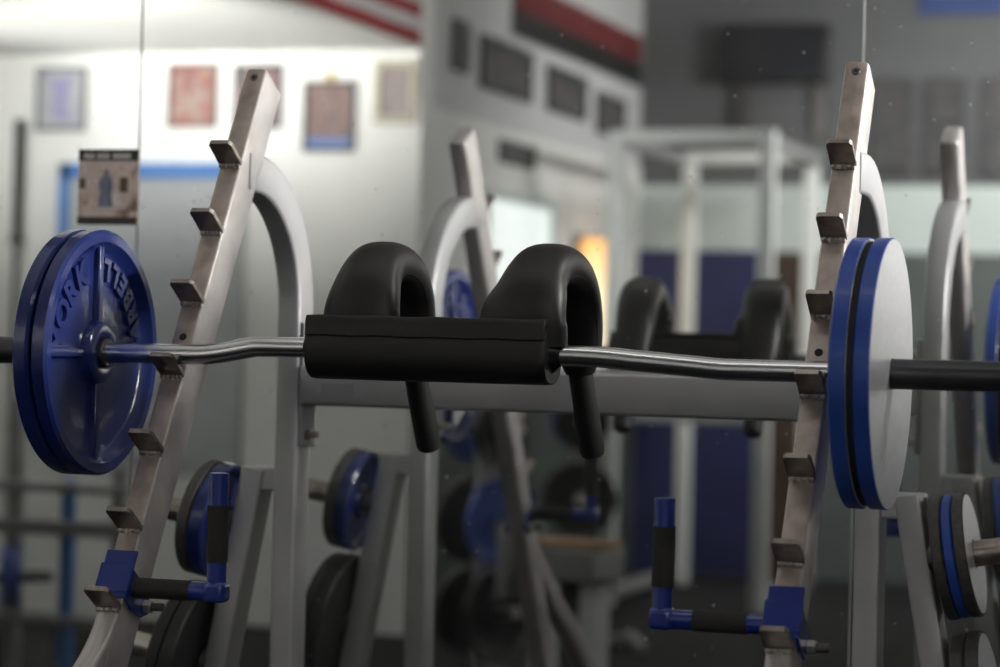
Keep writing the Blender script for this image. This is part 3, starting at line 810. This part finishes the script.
# low storage rack of tubes at the left in the alcove
sr = empty('storage_rack', (-2.75, -2.9, 0)); tag(sr, 'low grey tube storage rack before the white wall with blue post', 'storage rack')
sr.location = (-3.45, -2.9, 0)
for x, m, h in ((-.40, 'rail', 1.02), (-.16, 'rail', 1.12), (.075, 'bluetrim', .80), (.30, 'rail', .86)):
    bm = BM(); box(bm, x - .022, x + .022, -.03, .03, 0, h); obj('rack_post', bm, M[m], sr, bevel=.005)
for z, h in ((.77, .018), (.61, .030), (.24, .02)):
    bm = BM(); box(bm, -.50, .36, .03, .08, z - h, z + h); obj('rack_rail', bm, M['rail'], sr, bevel=.005)
bm = BM(); cyl(bm, (-.22, .11, .40), (.06, .11, .42), .022, n=16); obj('peg', bm, M['bolt'], sr)
for k, x in enumerate((-.16, -.11)):
    p = small_plate(.125, .03, M['blue_chip']); p.name = 'rack_plate'; p.location = (-3.45 + x, -2.79, .408); p.rotation_euler = (0, 0, -.5)
    tag(p, ('outer', 'inner')[k] + ' blue plate on the low tube storage rack peg', 'weight plate', 'plates on the tube storage rack')

# ------------------------------------------------------------------ lights
def area(name, loc, size, power, col=(1, .98, .95), rot=(0, 0, 0), sy=None, spread=PI):
    L = bpy.data.lights.new(name, 'AREA'); L.energy = power; L.color = col; L.size = size
    L.spread = spread
    if sy: L.shape = 'RECTANGLE'; L.size_y = sy
    o = bpy.data.objects.new(name, L); C.objects.link(o); o.location = loc; o.rotation_euler = rot
    return o
def aim(o, target):
    o.rotation_euler = (Vector(target) - o.location).to_track_quat('-Z', 'Y').to_euler()
def spot(name, loc, target, power, deg, blend=1., size=.08):
    L = bpy.data.lights.new(name, 'SPOT'); L.energy = power; L.spot_size = math.radians(deg); L.spot_blend = blend; L.shadow_soft_size = size; L.color = (1, .99, .95)
    o = bpy.data.objects.new(name, L); C.objects.link(o); o.location = loc; aim(o, target); return o
# unseen lamps added to brighten the hall walls, some thrown up on the ceiling
for loc, p, up in (((4.4, -4.2, 3.45), 4, 4), ((3.2, -7.6, 3.45), 26, 6), ((.3, -7.05, 3.0), 64, 0)):
    hl = area('hall_fill', loc, 1.2, p, sy=.25)
    if loc[1] < -7: aim(hl, (-1.25, -9.1, 2.15) if loc[0] < 2 else (2.6, -9.1, 2.9))
    if up: area('ceiling_fill', (loc[0], loc[1], loc[2] + .03), 1.2, up, rot=(PI, 0, 0), sy=.25)
spot('flag_fill', (1.2, -2.6, 3.5), (-2.685, -4.2, 2.95), 260, 30)  # added lamp, out of view, to brighten the striped flag
aim(area('hall_fill', (5.0, -7.9, 3.45), 1.2, 75, sy=.25), (5.0, -9.1, 2.3))  # added lamp whitening the unseen end wall for reflections in the plates
spot('cage_fill', (1.8, -1.6, 3.5), (-1.8, -6.9, 1.9), 220, 24)  # added lamp, out of view, to brighten the cage fronts
# unseen strip lamps added over the rack, facing down and up
area('rack_fill', (.4, -.55, 2.62), 2.6, 2.8, sy=.12)
area('ceiling_fill', (.4, -.55, 2.72), 2.6, 2.5, rot=(PI, 0, 0), sy=.12)
# unseen spots added to brighten the picture wall and the alcove ceiling
spot('alcove_wall_fill', (-3.3, -2.2, 2.62), (-3.3, -5, 2.95), 225, 60)
spot('alcove_wall_fill', (-4.5, -2.2, 2.62), (-4.6, -5, 2.95), 235, 60)
spot('alcove_ceiling_fill', (-5.9, -2.2, 1.3), (-4.3, -3.6, 2.77), 560, 50)
spot('alcove_ceiling_fill', (-2.9, -1.2, 1.5), (-3.4, -3.7, 2.77), 390, 40)
# unseen spots added at the right to brighten the rack's upper sides
spot('rack_side_fill', (4.2, .60, 2.45), (0, .35, 2.62), 1450, 46, size=.30)
spot('rack_side_fill', (2.6, .80, 2.7), (.5, .45, 2.25), 170, 48, size=.30)

w = bpy.data.worlds.new('world'); SC.world = w; w.use_nodes = True
w.node_tree.nodes['Background'].inputs[0].default_value = (.5, .55, .6, 1)
w.node_tree.nodes['Background'].inputs[1].default_value = .05

# ------------------------------------------------------------------ camera
yaw, pit, rol = .3137964, .0052479, .0250246
F = Vector((-math.sin(yaw) * math.cos(pit), math.cos(yaw) * math.cos(pit), math.sin(pit)))
R0 = Vector((math.cos(yaw), math.sin(yaw), 0)); U0 = R0.cross(F)
R = R0 * math.cos(rol) + U0 * math.sin(rol); U = -R0 * math.sin(rol) + U0 * math.cos(rol)
cd = bpy.data.cameras.new('camera'); cam = bpy.data.objects.new('camera', cd); C.objects.link(cam)
Bk = -F
cam.matrix_world = Matrix(((R.x, U.x, Bk.x, 1.36022), (R.y, U.y, Bk.y, -4.13418), (R.z, U.z, Bk.z, 1.37912), (0, 0, 0, 1)))
cd.sensor_width = 36; cd.lens = 2497.61 / 1000 * 36; cd.clip_start = .05; cd.clip_end = 100
cd.dof.use_dof = True; cd.dof.focus_distance = 4.4; cd.dof.aperture_fstop = 2.2
SC.camera = cam
vs = SC.view_settings; vs.view_transform = 'Standard'; vs.look = 'None'; vs.gamma = 1; vs.use_curve_mapping = False; vs.exposure = 0
SC.cycles.use_denoising = True; SC.cycles.sample_clamp_indirect = 6
SC.cycles.max_bounces = 10; SC.cycles.glossy_bounces = 6; SC.cycles.caustics_reflective = True
